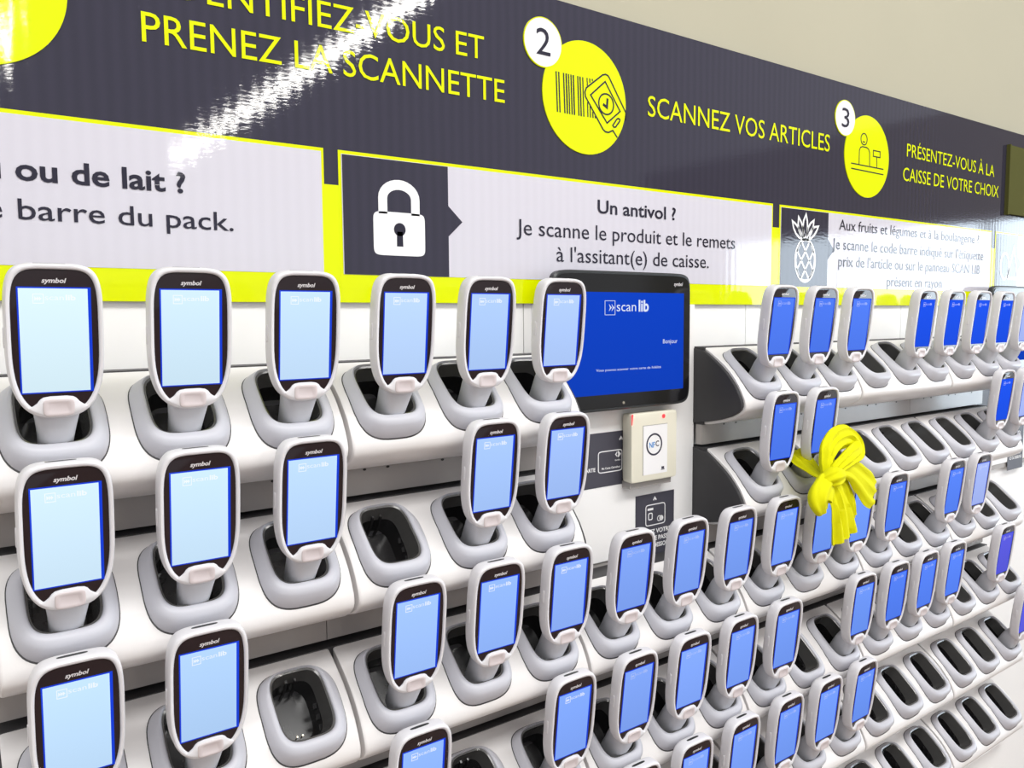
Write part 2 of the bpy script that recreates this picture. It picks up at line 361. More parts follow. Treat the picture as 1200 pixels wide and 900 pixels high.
for (body, x0, x1, zb, z1, cap) in [('IDENTIFIEZ-VOUS ET', 0.124, 0.5055, 0.3355, 0.3411, 0.0282), ('PRENEZ LA SCANNETTE', 0.1017, 0.537, 0.2876, 0.2922, 0.0285),
        ('SCANNEZ VOS ARTICLES', 0.7975, 1.2632, 0.3118, 0.312, 0.0295), ('PR\u00c9SENTEZ-VOUS \u00c0 LA', 1.531, 1.915, 0.3330, 0.3285, 0.0255), ('CAISSE DE VOTRE CHOIX', 1.519, 1.94, 0.2845, 0.2838, 0.026)]:
    put('heading', text_mesh(body, M_byel, x0, x1, zb, cap, BY, 0.0, z1, 0.0008), ban)
ol = thing('olive_panel', 'plain dark olive panel mounted over the far right end of the banner', 'panel', (0, 0, 0))
put('face', MB().box(1.98, 2.6, WALLY-0.014, BY, 0.249, 0.406).mesh('face', M_olive), ol)
put('edge_trim', MB().box(1.974, 1.98, WALLY-0.0145, BY, 0.247, 0.408).mesh('edge_trim', M_olive), ol)

# ------------------------------------------------------------------ charging cradle (three slots)
SPRO = [(0.1030, -0.0335), (0.0990, -0.0352), (0.0900, -0.0405), (0.0773, -0.0488), (0.0650, -0.0575), (0.0530, -0.0680), (0.0440, -0.0780), (0.0356, -0.0885), (0.0290, -0.1000), (0.0240, -0.1110),
        (0.0226, -0.1170), (0.0228, -0.1220), (0.0246, -0.1266), (0.0300, -0.1320), (0.0431, -0.1398), (0.0646, -0.1475), (0.0900, -0.1535), (0.1030, -0.1550)]
def uh(y, z): return (-(y+z+0.011)/math.sqrt(2), (z-y+0.136)/math.sqrt(2))
def yz(u, h): return (0.0625-u/math.sqrt(2)-h/math.sqrt(2), -0.0735-u/math.sqrt(2)+h/math.sqrt(2))
HS = sorted(uh(*q) for q in SPRO[:12])
def hs(u):
    for (a, ha), (b, hb) in zip(HS, HS[1:]):
        if a <= u <= b: return ha+(hb-ha)*(u-a)/(b-a)
    return HS[0][1] if u < HS[0][0] else HS[-1][1]
def hop(u): return 0.0156+(u+0.0375)/0.0764*0.0056
def ring_uh(hx, hu, cu, n, fh, N=56):
    out = []
    for (x, u) in selips(hx, hu, hu, n, N):
        uu = -(u)+cu
        y, z = yz(uu, fh(uu)); out.append((x, y, z))
    return out
def shell_mesh():
    hw = MODW/2-0.0026
    prof = lambda s: [(SPRO[i][0], SPRO[i][1]) for i in range(len(SPRO))]
    mid = (0.075, -0.10)
    def ringat(x, inset):
        return [(x, y+(mid[0]-y)*inset, z+(mid[1]-z)*inset) for y, z in prof(0)]
    m = MB().loft([ringat(-hw, 0.03), ringat(-hw+0.0012, 0.008), ringat(-hw+0.003, 0), ringat(hw-0.003, 0), ringat(hw-0.0012, 0.008), ringat(hw, 0.03)])
    me = m.mesh('shell', M_shell, 30)
    o = bpy.data.objects.new('tmp_shell', me); COL.objects.link(o)
    cut = MB()
    for k in (-1, 0, 1):
        rr = [[(x+k*P, y, z) for x, y, z in ring_uh(0.0278, 0.0368, 0.0, 4.0, (lambda u, h=h: h))] for h in (0.06, -0.0335)]
        cut.loft(rr)
    co = bpy.data.objects.new('tmp_cut', cut.mesh('cut', M_shell)); COL.objects.link(co)
    bo = o.modifiers.new('b', 'BOOLEAN'); bo.operation = 'DIFFERENCE'; bo.object = co; bo.solver = 'EXACT'
    dg = bpy.context.evaluated_depsgraph_get(); dg.update()
    res = bpy.data.meshes.new_from_object(o.evaluated_get(dg)); res.name = 'shell'
    bpy.data.objects.remove(o); bpy.data.objects.remove(co)
    res.materials.clear(); res.materials.append(M_shell)
    res.polygons.foreach_set('use_smooth', [True]*len(res.polygons)); res.set_sharp_from_angle(angle=math.radians(30))
    return res
ME_shell = shell_mesh()
def collar_mesh():
    top = lambda d: (lambda u: hop(u)+d)
    rings = [ring_uh(0.0425, 0.0490, 0.0065, 3.3, lambda u: hs(u)-0.004),
             ring_uh(0.0418, 0.0482, 0.0062, 3.3, lambda u: hs(u)+0.0025),
             ring_uh(0.0395, 0.0462, 0.0050, 3.3, lambda u: max(hs(u)+0.004, hop(u)-0.0045)),
             ring_uh(0.0355, 0.0432, 0.0032, 3.35, lambda u: max(hs(u)+0.005, hop(u)-0.0005)),
             ring_uh(0.0315, 0.0400, 0.0012, 3.8, top(0.0008)),
             ring_uh(0.0296, 0.0386, 0.0, 4.0, top(-0.0002)),
             ring_uh(0.0288, 0.0379, 0.0, 4.0, top(-0.0016)),
             ring_uh(0.0288, 0.0379, 0.0, 4.0, lambda u: -0.004)]
    return MB().loft(rings, False, False).mesh('slot_collar', M_collar, 50)
ME_collar = collar_mesh()
def seam_mesh():
    rings = [ring_uh(0.0429, 0.0494, 0.0065, 3.3, lambda u: hs(u)-0.002), ring_uh(0.0429, 0.0494, 0.0065, 3.3, lambda u: hs(u)+0.0005), ring_uh(0.0417, 0.0482, 0.0063, 3.3, lambda u: hs(u)+0.0006)]
    return MB().loft(rings, False, False).mesh('seam_line', M_dark, 60)
ME_seam = seam_mesh()
def well_mesh():
    rings = [ring_uh(0.0287, 0.0378, 0.0, 4.0, lambda u: hop(u)-0.0022), ring_uh(0.0270, 0.0358, 0.0, 4.0, lambda u: hop(u)-0.003), ring_uh(0.0262, 0.0350, 0.0, 4.0, lambda u: hop(u)-0.010),
             ring_uh(0.0232, 0.0312, -0.001, 4.0, lambda u: -0.006)]
    return MB().loft(rings, False, False).mesh('slot_well', M_liner, 40)
ME_well = well_mesh()
def floor_mesh():
    rings = [ring_uh(0.0232, 0.0312, -0.001, 4.0, lambda u: -0.006), ring_uh(0.0205, 0.0270, -0.003, 3.6, lambda u: -0.030)]
    return MB().loft(rings, False, True).mesh('slot_floor', M_well, 40)
ME_wfloor = floor_mesh()
def rib_mesh():
    m = MB()
    for x in (-0.006, 0.004):
        rr = []
        for (u, h) in ((-0.0325, 0.004), (-0.028, -0.008), (-0.027, -0.028)):
            y, z = yz(u, h); y2, z2 = yz(u+0.003, h)
            rr.append([(x-0.0012, y, z), (x+0.0012, y, z), (x+0.0012, y2, z2), (x-0.0012, y2, z2)])
        m.loft(rr)
    for k, u in enumerate((-0.004, 0.008, 0.019)):
        y, z = yz(u, -0.006); y2, z2 = yz(u+0.005, -0.009)
        m.loft([[(0.0225, y, z), (0.0225, y+0.002, z-0.002), (0.019, y+0.002, z-0.002), (0.019, y, z)], [(0.0225, y2, z2), (0.0225, y2+0.002, z2-0.002), (0.019, y2+0.002, z2-0.002), (0.019, y2, z2)]])
    return m.mesh('guide_rib', M_well, 40)
ME_rib = rib_mesh()
def pin_mesh():
    m = MB()
    for x in (-0.003, 0.003):
        y, z = yz(0.021, -0.022); n = (-0.707*0.004, 0.707*0.004)
        m.loft([[(x+0.0009*math.cos(t*math.pi/4), y+n[0]*k+0.0009*0.7*math.sin(t*math.pi/4), z+n[1]*k+0.0009*0.7*math.sin(t*math.pi/4)) for t in range(8)] for k in (-1, 1)])
    return m.mesh('contact_pin', M_pin, 40)
ME_pin = pin_mesh()
def box_mesh(r, hw): return MB().box(-hw, hw, 0.1025, WALLY-DY*r, -0.1555, -0.0325)
ME_plate = MB().box(-MODW/2+0.0005, MODW/2-0.0005, 0.106, 0.118, -0.1875, -0.1552).mesh('under_plate', M_plate, 30)
def screw_mesh():
    m = MB()
    for x in (-0.105, -0.075, 0.0, 0.03, 0.105):
        m.prism(circ(x, -0.1585, 0.0022, 12, 0.0014), 0.1056, 0.107)
    return m.mesh('screw_hole', M_screw, 30)
ME_screw = screw_mesh()
def cap_mesh(sign):
    hw = MODW/2
    q = SPRO[:]
    def ring(x, ins):
        c = (0.098, -0.10); out = []
        for y, z in q: 
            d = Vector((c[0]-y, c[1]-z)); out.append((x, y+d.x/d.length*ins, z+d.y/d.length*ins))
        return out+[(x, WALLY-0.0005, -0.155+0), (x, WALLY-0.0005, -0.0325)]
    a = hw-0.0035; b = hw+0.0022
    return MB().loft([ring(sign*a, 0.0045), ring(sign*b, 0.0045), ring(sign*(b+0.0008), 0.0056)]).mesh('end_cap', M_dark, 30)
ROWN = ['top row', 'second row', 'third row', 'fourth row', 'fifth row', 'bottom row']
ORD = ['first', 'second', 'third', 'fourth', 'fifth', 'sixth', 'seventh', 'eighth', 'ninth', 'tenth', 'eleventh', 'twelfth', 'thirteenth', 'fourteenth', 'fifteenth']
SCAN = {0: [0,1,2,3,4,5,9,10,11,13,14,15,16,17], 1: [0,1,2,4,5,9,10,16,17], 2: [0,1,3,4,5,6,7,8,9,10,11,12,14,15], 3: [3,5,6,7,8,9,11,12,13,14,16], 4: [6,7,8,9,10,11,17]}
ME_box = {}
for r in range(6):
    mods = []
    for k in range(6):
        if r < 2 and k == KIOSK: continue
        X = modx(k); pts = [(X+a, y+DY*r, ZR[r]+z) for a in (-0.15, -0.05, 0.05, 0.15) for y, z in SPRO[::3]]
        if in_frame(pts, 0): mods.append(k)
    for i, k in enumerate(mods):
        n = sum(1 for c in SCAN.get(r, []) if c//3 == k)
        side = ''
        if r < 2: side = {0: 'at the left end of the', 1: 'just left of the kiosk,', 3: 'just right of the kiosk,', 4: 'second right of the kiosk,', 5: 'third right of the kiosk,'}[k]+' '+ROWN[r]
        else: side = ORD[i]+' from the left in the '+ROWN[r]
        lab = 'white three-slot charging cradle, '+side
        t = thing('charging_cradle', lab, 'charging cradle', (modx(k), DY*r, ZR[r]), 'white three-slot charging cradles racked on the wall')
        put('shell', ME_shell, t)
        for q in (-1, 0, 1):
            c = put('slot_collar', ME_collar, t, (q*P, 0, 0), 'light grey raised slot collar')
            put('seam_line', ME_seam, c, None, 'dark seam around the collar')
            wl = put('slot_well', ME_well, c, None, 'black slot well')
            put('slot_floor', ME_wfloor, c, None, 'black slot floor')
            if (k*3+q+1) not in SCAN.get(r, []): put('guide_rib', ME_rib, c, None, 'black guide ribs'); 
            put('contact_pin', ME_pin, c, None, 'bright contact pins')
        if r not in ME_box: ME_box[r] = box_mesh(r, MODW/2).mesh('backing_box', M_dark, 30)
        put('backing_box', ME_box[r], t, None, 'charcoal backing box')
        if r < 5:
            put('under_plate', ME_plate, t, (0, 0, 0), 'grey plate with screw holes'); put('screw_hole', ME_screw, t, (0, 0, 0))
        if k == 0: put('end_cap', cap_mesh(-1), t, (0, 0, 0), 'charcoal end cap')
        if r < 2 and k == 1: put('end_cap', cap_mesh(1), t, (0, 0, 0), 'charcoal end cap')
        if r < 2 and k == 3: put('end_cap', cap_mesh(-1), t, (0, 0, 0), 'charcoal end cap')
        if r < 2 and k == 5: put('end_cap', cap_mesh(1), t, (0, 0, 0), 'charcoal end cap')
# white base cabinets under the bottom row
for k in range(2, 6):
    X = modx(k)
    b = thing('base_cabinet', 'plain white base panel below the bottom row of cradles, '+ORD[k-2]+' from the left', 'cabinet', (X, 0, -1.45), 'white base panels under the rack')
    m = MB().loft([[(x, y, z) for x, y in ((-MODW/2+0.0008+e, 0.035+e), (MODW/2-0.0008-e, 0.035+e), (MODW/2-0.0008-e, WALLY-0.0005), (-MODW/2+0.0008+e, WALLY-0.0005))] for z, e in ((0.0, 0.001), (0.002, 0), (0.49, 0), (0.492, 0.001))])
    put('front_panel', m.mesh('front_panel', M_white, 20), b)
    put('plinth', MB().box(-MODW/2+0.001, MODW/2-0.001, 0.0335, 0.0349, 0.0, 0.08).mesh('plinth', M_plate, 20), b)

# ------------------------------------------------------------------ handheld scanner (origin = screen centre of the upright head)
TILT = 0.1106
SW, SH = 0.0522, 0.0858
def T(x, d, z):
    """head coordinates: d = depth behind the glass, z up along the tilted head"""
    ct, st_ = math.cos(TILT), math.sin(TILT)
    return (x, d*ct-z*st_, z*ct+d*st_)
def outl(a, b0, b1, n=(2.8, 5.0), N=64): return selips(a, b0, b1, n, N)
def head_mesh():
    base = (0.0352, 0.0640, 0.0612)
    rings = []
    for d, k in ((0.0022, -0.0044), (-0.0002, -0.0040), (-0.0010, -0.0028), (-0.0010, -0.0014), (0.0004, -0.0003), (0.0030, 0.0), (0.0120, 0.0), (0.0150, -0.0008), (0.0175, -0.0032), (0.0190, -0.0075), (0.0194, -0.014)):
        rings.append([T(x, d, z) for x, z in outl(base[0]+k, base[1]+k, base[2]+k)])
    return MB().loft(rings, False, True).mesh('head', M_head, 50)
def bezel_mesh():
    o = outl(0.0310, 0.0598, 0.0570)
    return MB().loft([[T(x, 0.0021, z) for x, z in o], [T(x, 0.0010, z) for x, z in o], [T(x*0.99, 0.0007, z*0.995) for x, z in o]], True, True).mesh('bezel', M_bezel, 40)
def screen_mesh():
    return MB().add([T(x, d, z) for d in (0.0004, 0.001) for x, z in ((-SW/2, -SH/2), (SW/2, -SH/2), (SW/2, SH/2), (-SW/2, SH/2))], [(0, 1, 2, 3), (7, 6, 5, 4), (0, 4, 5, 1), (1, 5, 6, 2), (2, 6, 7, 3), (3, 7, 4, 0)]).mesh('screen', M_screen, 20)
def trig_mesh():
    half = [(0.0212, -0.0545), (0.0180, -0.0530), (0.0152, -0.0508), (0.0132, -0.0480), (0.0108, -0.0464), (0.0060, -0.0456)]
    bot = [(-0.0214, -0.0553), (-0.0185, -0.0577), (-0.0140, -0.0602), (-0.0080, -0.0622), (0, -0.0630), (0.0080, -0.0622), (0.0140, -0.0602), (0.0185, -0.0577), (0.0214, -0.0553)]
    poly = bot+half+[(-x, z) for x, z in reversed(half)]
    c = (0, -0.056)
    sh = lambda k: [(x+(c[0]-x)*k, z+(c[1]-z)*k) for x, z in poly]
    return MB().loft([[T(x, d, z) for x, z in sh(k)] for d, k in ((0.004, 0), (-0.0006, 0), (-0.0012, 0.02), (-0.0016, 0.06))], True, True).mesh('trigger_tab', M_head, 60)
def key_mesh():
    rr = [[T(x, d, z-0.0548) for x, z in selips(0.0116-k, 0.0072-k*0.8, 0.0072-k*0.8, 5, 36)] for d, k in ((-0.0010, 0), (-0.0019, 0.0002), (-0.0022, 0.0008), (-0.0022, 0.0032), (-0.0017, 0.0042))]
    return MB().loft(rr, False, True).mesh('trigger_key', M_trig, 60)
def neck_mesh():
    """from the back of the head down into the slot; each section is an ellipse between a front and a back point"""
    secs = [((0.0120, -0.0330), (0.0190, -0.0140), 0.0240), ((0.0118, -0.0500), (0.0215, -0.0290), 0.0228), ((0.0118, -0.0600), (0.0270, -0.0385), 0.0200), ((0.0140, -0.0690), (0.0350, -0.0455), 0.0172),
            ((0.0182, -0.0785), (0.0425, -0.0540), 0.0155), ((0.0242, -0.0885), (0.0478, -0.0620), 0.0142), ((0.0330, -0.0990), (0.0540, -0.0730), 0.0132), ((0.041, -0.1060), (0.061, -0.0840), 0.0120)]
    rings = []
    for (f, b, hx) in secs:
        c = ((f[0]+b[0])/2, (f[1]+b[1])/2); h = ((b[0]-f[0])/2, (b[1]-f[1])/2)
        rings.append([(x, c[0]+h[0]*t, c[1]+h[1]*t) for x, t in selips(hx, 1, 1, 2.7, 40)])
    return MB().loft(rings, True, True).mesh('handle', M_neck, 50)
def topslot_mesh():
    return MB().loft([[T(x-0.002, 0.0088+v, zz) for x, v in selips(0.0115, 0.0018, 0.0018, 3, 20)] for zz in (0.0595, 0.06122)]).mesh('speaker_slit', M_blackside, 30)
def sidekey_mesh():
    rr = [[T(-xx, 0.0076+v*(1-k), 0.002+z*(1-k*0.15)) for v, z in selips(0.0022, 0.0085, 0.0085, 3, 24)] for xx, k in ((0.034, 0), (0.0357, 0.1), (0.0360, 0.5))]
    return MB().loft(rr, False, True).mesh('side_key', M_head, 60)
def tfm_text(me):
    for v in me.vertices: v.co = Vector(T(v.co.x, v.co.y, v.co.z))
    return me
ME = {'head': head_mesh(), 'bezel': bezel_mesh(), 'screen': screen_mesh(), 'trigger_tab': trig_mesh(), 'trigger_key': key_mesh(), 'handle': neck_mesh(), 'speaker_slit': topslot_mesh(), 'side_key': sidekey_mesh(),
      'maker_lettering': tfm_text(text_mesh('symbol', M_logo, -0.0088, 0.0088, 0.0463, 0.0036, 0.0006, 0.03, None, 0.0003, 0.25)),
      }
lg = text_mesh('scan', M_slogo, -0.0068, 0.0065, 0.0325, 0.0042, 0.0, 0.0, None, -0.0003)
lg2 = text_mesh('lib', M_slogo, 0.0078, 0.0150, 0.0325, 0.0042, 0.0, 0.03, None, -0.0003)
def join_meshes(a, b, extra, name, m):
    mb = MB()
    for me in (a, b): mb.add([v.co.copy() for v in me.vertices], [tuple(p.vertices) for p in me.polygons])
    mb.add(extra.v, extra.f); return mb.mesh(name, m, 30, False)
bxm = MB(); bxm.stroke([(-0.0150, 0.0300), (-0.0078, 0.0300), (-0.0078, 0.0372), (-0.0150, 0.0372)], 0.0006, 0.0001, 0.0003, True)
for k in range(3): bxm.prism([(-0.0140+k*0.0016, 0.0318), (-0.0122+k*0.0016, 0.0336), (-0.0140+k*0.0016, 0.0354)], 0.0001, 0.0003)
ME['display_logo'] = tfm_text(join_meshes(lg, lg2, bxm, 'display_logo', M_slogo))

def angle_page_colour(r, c):  # viewing-angle shift painted into each screen: pale near the camera, blue far off
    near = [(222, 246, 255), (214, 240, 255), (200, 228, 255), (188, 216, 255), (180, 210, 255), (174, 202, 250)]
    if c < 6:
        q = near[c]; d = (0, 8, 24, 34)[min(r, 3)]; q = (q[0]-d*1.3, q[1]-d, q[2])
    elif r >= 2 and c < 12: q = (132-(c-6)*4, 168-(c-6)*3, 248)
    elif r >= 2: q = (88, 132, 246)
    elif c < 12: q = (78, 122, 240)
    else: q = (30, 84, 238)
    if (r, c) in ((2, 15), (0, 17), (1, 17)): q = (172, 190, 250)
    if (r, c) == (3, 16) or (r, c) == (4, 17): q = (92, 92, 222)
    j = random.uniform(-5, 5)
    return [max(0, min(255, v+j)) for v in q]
def where(r, c):
    vis = SCAN[r]; i = vis.index(c)
    tint = 'pale blue' if c < 3 else 'light blue' if c < 6 else 'blue'
    if r < 2:
        if c < 6: L = [x for x in vis if x < 6]; pos = ORD[L.index(c)]+' from the left'
        else: L = [x for x in vis if x > 8]; pos = ORD[L.index(c)]+' to the right of the kiosk'
    else: pos = ORD[i]+' from the left'
    return 'handheld scanner, '+tint+' screen, '+pos+', in the '+ROWN[r]
proto = None
for r, cs in SCAN.items():
    for c in cs:
        loc = (cx(c), DY*r, ZR[r]); lab = where(r, c)
        pc = (*lin(angle_page_colour(r, c)), 1)
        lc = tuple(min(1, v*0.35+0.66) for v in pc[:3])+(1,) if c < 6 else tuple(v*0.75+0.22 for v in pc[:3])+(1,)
        if (r, c) == (1, 10): lab = 'white handheld scanner with a blue screen, wearing the yellow scarf around its handle'
        if proto is None:
            t = thing('handheld_scanner', lab, 'scanner', loc, 'white handheld scanners docked in the cradles')
            hd = put('head', ME['head'], t); put('handle', ME['handle'], t, None, 'grey handle')
            bz = put('bezel', ME['bezel'], t, None, 'black glass bezel'); sc = put('screen', ME['screen'], t, None, 'lit blue screen')
            put('display_logo', ME['display_logo'], sc, None, 'pale lettering on the screen'); put('maker_lettering', ME['maker_lettering'], bz, None, 'silver lettering on the bezel')
            tt = put('trigger_tab', ME['trigger_tab'], t); put('trigger_key', ME['trigger_key'], tt, None, 'pinkish grey key')
            put('speaker_slit', ME['speaker_slit'], hd, None, 'dark slit'); put('side_key', ME['side_key'], hd)
            proto = t; kids_of(t)
        else:
            t = copy_tree(proto); t.location = loc; t['label'] = lab
        t.rotation_euler = (random.uniform(-0.008, 0.008), 0, random.uniform(-0.012, 0.012)) if (r, c) != (0, 0) else (0, 0, 0)
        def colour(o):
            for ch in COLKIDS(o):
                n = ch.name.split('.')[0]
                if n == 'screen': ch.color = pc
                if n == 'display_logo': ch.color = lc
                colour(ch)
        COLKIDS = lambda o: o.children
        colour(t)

# ------------------------------------------------------------------ kiosk
def kiosk(dx, side):
    """white kiosk panel, display, reader and stickers, moved along the wall by dx"""
    def D(n, lab, cat): return thing(n, lab, cat, (dx, 0, 0))
    PY = WALLY-0.012
    pn_ = D('information_kiosk', 'white upright kiosk board between the racks '+side, 'kiosk')
    put('front_sheet', MB().loft([[(x, y, z) for x, z in ((0.5835+e, -0.345+e), (0.9+0.0-e, -0.345+e), (0.9-e, 0.034-e), (0.5835+e, 0.034-e))] for y, e in ((PY, 0.0012), (PY+0.0012, 0), (WALLY-0.0005, 0))]).mesh('front_sheet', M_white, 30), pn_)
    put('foot_rail', MB().box(0.585, 0.897, PY+0.003, WALLY-0.001, -0.357, -0.3455).mesh('foot_rail', M_plate), pn_, None, 'grey rail')
    # display
    dk = D('kiosk_display', 'black wide touch display with a blue screen on the kiosk panel '+side, 'display')
    FY = 0.092
    xa, xb, za, zb = 0.588, 0.857, -0.1165, 0.0795
    def rr(y, e, n=14): return [(x, y, z) for x, z in selips((xb-xa)/2-e, (zb-za)/2-e, (zb-za)/2-e, n, 72, (xa+xb)/2, (za+zb)/2)]
    put('housing', MB().loft([rr(PY-0.0005, 0.016), rr(PY-0.010, 0.012), rr(FY+0.010, 0.0), rr(FY+0.002, 0.0), rr(FY, 0.002)]).mesh('housing', M_blackside, 35), dk)
    gl = put('front_glass', MB().loft([rr(FY, 0.004), rr(FY-0.0012, 0.0045)]).mesh('front_glass', M_blackgloss, 35), dk)
    sx0, sx1, sz0, sz1 = 0.606, 0.8395, -0.0930, 0.0500
    s = put('screen', MB().box(sx0, sx1, FY-0.0016, FY-0.0010, sz0, sz1).mesh('screen', M_kscreen), dk, None, 'lit deep blue screen'); s.color = (*lin((6, 62, 190)), 1)
    ty = FY-0.0016
    put('screen_heading', text_mesh('scan', M_kscreen_txt, 0.7015, 0.7395, 0.0235, 0.0135, ty, 0.0, None, 0.0003), s)
    put('screen_heading', text_mesh('lib', M_kscreen_txt, 0.7445, 0.7650, 0.0235, 0.0155, ty, 0.028, None, 0.0003), s)
    ar = MB(); 
    for k in range(2): ar.prism([(0.6870+k*0.005, 0.0235), (0.6920+k*0.005, 0.0285), (0.6870+k*0.005, 0.0335), (0.6892+k*0.005, 0.0285)], ty-0.0003, ty)
    ar.stroke([(0.6795, 0.0185), (0.6985, 0.0185), (0.6985, 0.0380), (0.6795, 0.0380)], 0.0007, ty-0.0003, ty, True)
    put('arrow_icon', ar.mesh('arrow_icon', M_kscreen_txt), s)
    put('greeting', text_mesh('Bonjour', M_kscreen_txt, 0.7950, 0.8260, -0.0240, 0.0062, ty, 0.0, None, 0.0003), s)
    put('prompt_line', text_mesh('Vous pouvez scanner votre carte de fid\u00e9lit\u00e9', M_kscreen_txt, 0.6630, 0.7910, -0.0600, 0.0034, ty, 0.0, None, 0.0003), s)
    put('maker_lettering', text_mesh('symbol', M_logo, 0.818, 0.837, 0.0610, 0.0050, FY-0.0012, 0.02, None, 0.0003, 0.25), gl, None, 'silver lettering')
    put('camera_dot', MB().prism(circ(0.716, -0.1065, 0.002, 16), FY-0.0016, FY-0.001).mesh('camera_dot', M_pin), gl)
    # reader
    nr = D('card_reader', 'cream contactless card reader with a red light, below the display '+side, 'card reader')
    rx0, rx1, rz0, rz1, ry = 0.7375, 0.8335, -0.2285, -0.1250, 0.096
    def r2(y, e): return [(x, y, z) for x, z in selips((rx1-rx0)/2-e, (rz1-rz0)/2-e, (rz1-rz0)/2-e, 26, 84, (rx0+rx1)/2, (rz0+rz1)/2)]
    body = put('body', MB().loft([r2(PY-0.0005, 0.006), r2(PY-0.006, 0.001), r2(ry+0.003, 0), r2(ry+0.0008, 0.0008), r2(ry, 0.003)]).mesh('body', M_cream, 40), nr)
    ib = put('label_plate', MB().box(0.7607, 0.8117, ry-0.0004, ry+0.001, -0.2185, -0.1446).mesh('label_plate', M_print_w), nr, None, 'white label plate')
    lw = MB().stroke([(0.7607, -0.2185), (0.7607, -0.1446), (0.8117, -0.1446)], 0.0008, ry-0.0006, ry)
    put('plate_groove', lw.mesh('plate_groove', M_plate), ib)
    put('contactless_ring', MB().stroke(circ(0.7838, -0.1739, 0.0155, 40, 0.0155), 0.0026, ry-0.0007, ry, True).mesh('contactless_ring', M_print_d), ib, None, 'black ring')
    put('contactless_letters', text_mesh('NF', M_print_b, 0.7732, 0.7850, -0.1784, 0.0080, ry, 0.015, None, 0.0007), ib, None, 'blue letters')
    put('contactless_letters', text_mesh('C', M_print_d, 0.7865, 0.7937, -0.1771, 0.0080, ry, 0.02, None, 0.0007), ib)
    put('maker_mark', MB().box(0.7995, 0.8050, ry-0.0007, ry, -0.2125, -0.2090).box(0.7985, 0.806, ry-0.0007, ry, -0.2140, -0.2130).mesh('maker_mark', M_print_d), ib)
    put('indicator_light', MB().prism(circ(0.8035, -0.1330, 0.0030, 20), ry-0.0008, ry+0.0002).mesh('indicator_light', M_red), nr, None, 'glowing red light')
    put('edge_light', MB().prism([(0.7382, -0.1270), (0.7400, -0.1262), (0.7400, -0.1300), (0.7384, -0.1420)], ry-0.0006, ry+0.001).mesh('edge_light', M_red), nr, None, 'glowing red edge')
    sb = put('holder_bracket', MB().box(0.742, 0.829, ry+0.008, PY-0.0005, -0.238, -0.2275).mesh('holder_bracket', M_plate), nr, None, 'grey bracket')
    # stickers
    s1 = D('instruction_sticker', 'charcoal sticker with a white card outline, left of the reader '+side, 'sticker')
    SY = PY-0.0006
    put('sheet', MB().box(0.600, 0.7555, SY, PY-0.0001, -0.2320, -0.1520).mesh('sheet', M_sticker), s1)
    pr = MB(); pr.stroke([(0.7365, -0.1655), (0.7395, -0.1615), (0.7425, -0.1655)], 0.0022, SY-0.0004, SY)
    pr.stroke(selips(0.0235, 0.0155, 0.0155, 10, 40, 0.7180, -0.1955), 0.0014, SY-0.0004, SY, True)
    mk = MB().prism([(0.7275, -0.1865), (0.7315, -0.1825), (0.7315, -0.1845), (0.7302, -0.1865), (0.7315, -0.1885), (0.7315, -0.1905)], SY-0.0004, SY).prism([(0.7395, -0.1865), (0.7340, -0.1815), (0.7325, -0.1835), (0.7338, -0.1865), (0.7325, -0.1895), (0.7340, -0.1915)], SY-0.0004, SY)
    put('card_outline', pr.mesh('card_outline', M_print_w), s1); put('card_emblem', mk.mesh('card_emblem', M_print_w), s1)
    put('card_text', text_mesh('Carrefour', M_print_w, 0.7270, 0.7385, -0.1960, 0.0022, SY, 0.02, None, 0.0004), s1)
    put('card_text', text_mesh('Ma Carte Carrefour', M_print_w, 0.7010, 0.7385, -0.2065, 0.0030, SY, 0.02, None, 0.0004), s1)
    put('sticker_text', text_mesh('PASSEZ VOTRE CARTE', M_print_w, 0.610, 0.6885, -0.2075, 0.0052, SY, 0.03, None, 0.0004), s1)
    s2 = D('instruction_sticker', 'charcoal sticker with white capitals below the card reader '+side, 'sticker')
    put('sheet', MB().box(0.7705, 0.8545, SY, PY-0.0001, -0.3660, -0.2555).mesh('sheet', M_sticker), s2)
    pr = MB(); pr.stroke([(0.8085, -0.2665), (0.8115, -0.2622), (0.8145, -0.2665)], 0.0022, SY-0.0004, SY)
    pr.stroke(selips(0.0210, 0.0160, 0.0160, 10, 40, 0.8130, -0.2890), 0.0014, SY-0.0004, SY, True)
    pr.box(0.7960, 0.8080, SY-0.0004, SY, -0.2815, -0.2780); pr.stroke(selips(0.004, 0.005, 0.005, 5, 20, 0.8020, -0.2910), 0.0016, SY-0.0004, SY, True)
    pr.stroke(circ(0.8215, -0.2965, 0.0040, 20), 0.001, SY-0.0004, SY, True); pr.prism(circ(0.8260, -0.2965, 0.0042, 20), SY-0.0004, SY)
    put('card_outline', pr.mesh('card_outline', M_print_w), s2)
    for tx, xx, zz in (('PASSEZ VOTRE', 0.7790, -0.3185), ('CARTE PASS', 0.7860, -0.3295), ('ICI OU DESSOUS', 0.7800, -0.3405)):
        put('sticker_text', text_mesh(tx, M_print_w, xx, 0.8130+(0.8130-xx), zz, 0.0066, SY, 0.03, None, 0.0004), s2)
kiosk(0.0, 'near the middle')
kiosk(1.262, 'at far right')

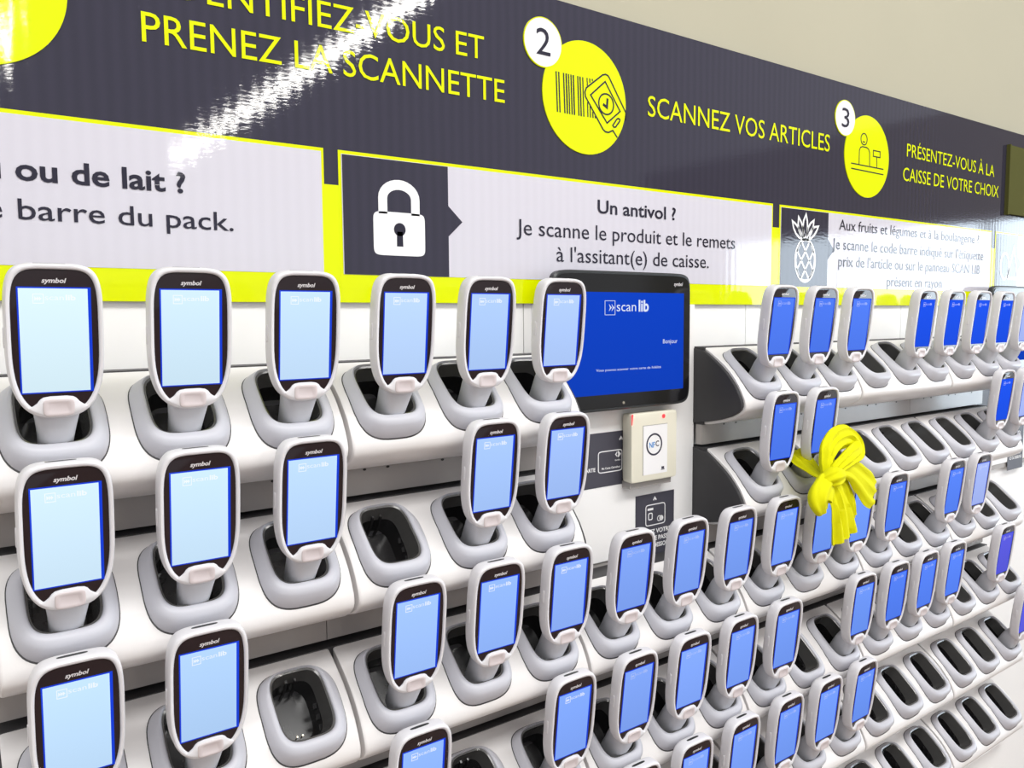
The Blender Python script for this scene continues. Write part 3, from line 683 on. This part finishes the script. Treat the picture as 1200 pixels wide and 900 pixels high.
# ------------------------------------------------------------------ yellow scarf tied to a scanner of the second row
def cloth(path, wid, thick, folds, amp, name, parent, phase=0.0, up=None, sub=10):
    """a gathered strip of cloth: path of centre points, half widths, wavy cross-section"""
    pts = [Vector(p) for p in path]; n = len(pts); out = []; W = []
    for i in range(n-1):
        p0, p1, p2, p3 = pts[max(i-1, 0)], pts[i], pts[i+1], pts[min(i+2, n-1)]
        for k in range(sub):
            t = k/sub
            out.append(0.5*((2*p1)+(-p0+p2)*t+(2*p0-5*p1+4*p2-p3)*t*t+(-p0+3*p1-3*p2+p3)*t**3)); ts = t*t*(3-2*t); W.append(wid[i]*(1-ts)+wid[i+1]*ts)
    out.append(pts[-1]); W.append(wid[-1])
    rings = []; NS = 28
    upv = Vector(up or (0, -1, 0.25)).normalized()
    for i, c in enumerate(out):
        d = (out[min(i+1, len(out)-1)]-out[max(i-1, 0)]).normalized(); sd = d.cross(upv).normalized(); nn = sd.cross(d).normalized()
        ring = []
        for j in range(NS):
            a = 2*math.pi*j/NS; s_ = math.cos(a); h = math.sin(a)
            fold = amp*math.sin(folds*math.pi*s_+phase+i*0.05)*(W[i]/max(wid)) + 0.3*amp*math.sin(5.3*s_+i*0.21)
            ring.append(c+sd*(W[i]*s_)+nn*(thick*(0.35+0.65*W[i]/max(wid))*h+fold))
        rings.append(ring)
    put(name, MB().loft(rings).mesh(name, M_scarf, 70), parent)
sf = thing('scarf', 'bright yellow scarf knotted around a scanner handle in the second row', 'scarf', (1.0596, -0.03, -0.225))
O = Vector((1.0596, -0.03, -0.225))
DX = -0.018
def rel(l): return [tuple(Vector((p[0]+DX, p[1], p[2]))-O) for p in l]
cloth(rel([(1.026, -0.044, -0.226), (1.030, -0.042, -0.206), (1.042, -0.039, -0.188), (1.068, -0.035, -0.176), (1.100, -0.033, -0.175), (1.118, -0.036, -0.187), (1.108, -0.045, -0.197), (1.076, -0.053, -0.202), (1.046, -0.053, -0.214), (1.034, -0.050, -0.224)]),
      [0.009, 0.013, 0.017, 0.019, 0.019, 0.017, 0.017, 0.015, 0.012, 0.008], 0.007, 3.4, 0.0026, 'top_loop', sf)
cloth(rel([(1.034, -0.050, -0.226), (1.050, -0.054, -0.217), (1.078, -0.052, -0.222), (1.112, -0.049, -0.241), (1.142, -0.046, -0.262), (1.160, -0.044, -0.274)]),
      [0.009, 0.014, 0.019, 0.025, 0.030, 0.026], 0.004, 2.8, 0.003, 'side_loop', sf, 0.8)
cloth(rel([(1.056, -0.046, -0.226), (1.078, -0.044, -0.250), (1.094, -0.043, -0.278), (1.108, -0.042, -0.304)]), [0.008, 0.012, 0.014, 0.008], 0.004, 2.4, 0.0024, 'short_end', sf, 0.4)
cloth(rel([(1.022, -0.052, -0.232), (1.000, -0.060, -0.238), (0.984, -0.062, -0.254), (0.992, -0.060, -0.274)]), [0.010, 0.020, 0.024, 0.012], 0.011, 2.2, 0.0024, 'lower_loop', sf)
cloth(rel([(1.026, -0.054, -0.234), (1.036, -0.060, -0.260), (1.046, -0.062, -0.290), (1.054, -0.062, -0.324)]), [0.013, 0.022, 0.029, 0.033], 0.004, 3.2, 0.0036, 'hanging_end', sf, 1.1)
cloth(rel([(1.000, -0.055, -0.230), (1.018, -0.063, -0.2245), (1.040, -0.060, -0.226)]), [0.009, 0.015, 0.010], 0.012, 2.4, 0.002, 'knot', sf)
cloth([tuple(Vector(p)-O) for p in [(1.000, -0.046, -0.229), (1.012, -0.024, -0.224), (1.030, 0.008, -0.214), (1.046, 0.030, -0.206), (1.074, 0.034, -0.208), (1.088, 0.008, -0.218), (1.062, -0.026, -0.224), (1.035, -0.040, -0.226)]], [0.009, 0.012, 0.018, 0.022, 0.018, 0.012, 0.010, 0.009], 0.003, 3.2, 0.0024, 'neck_wrap', sf, 0, (0, 0.2, 1))
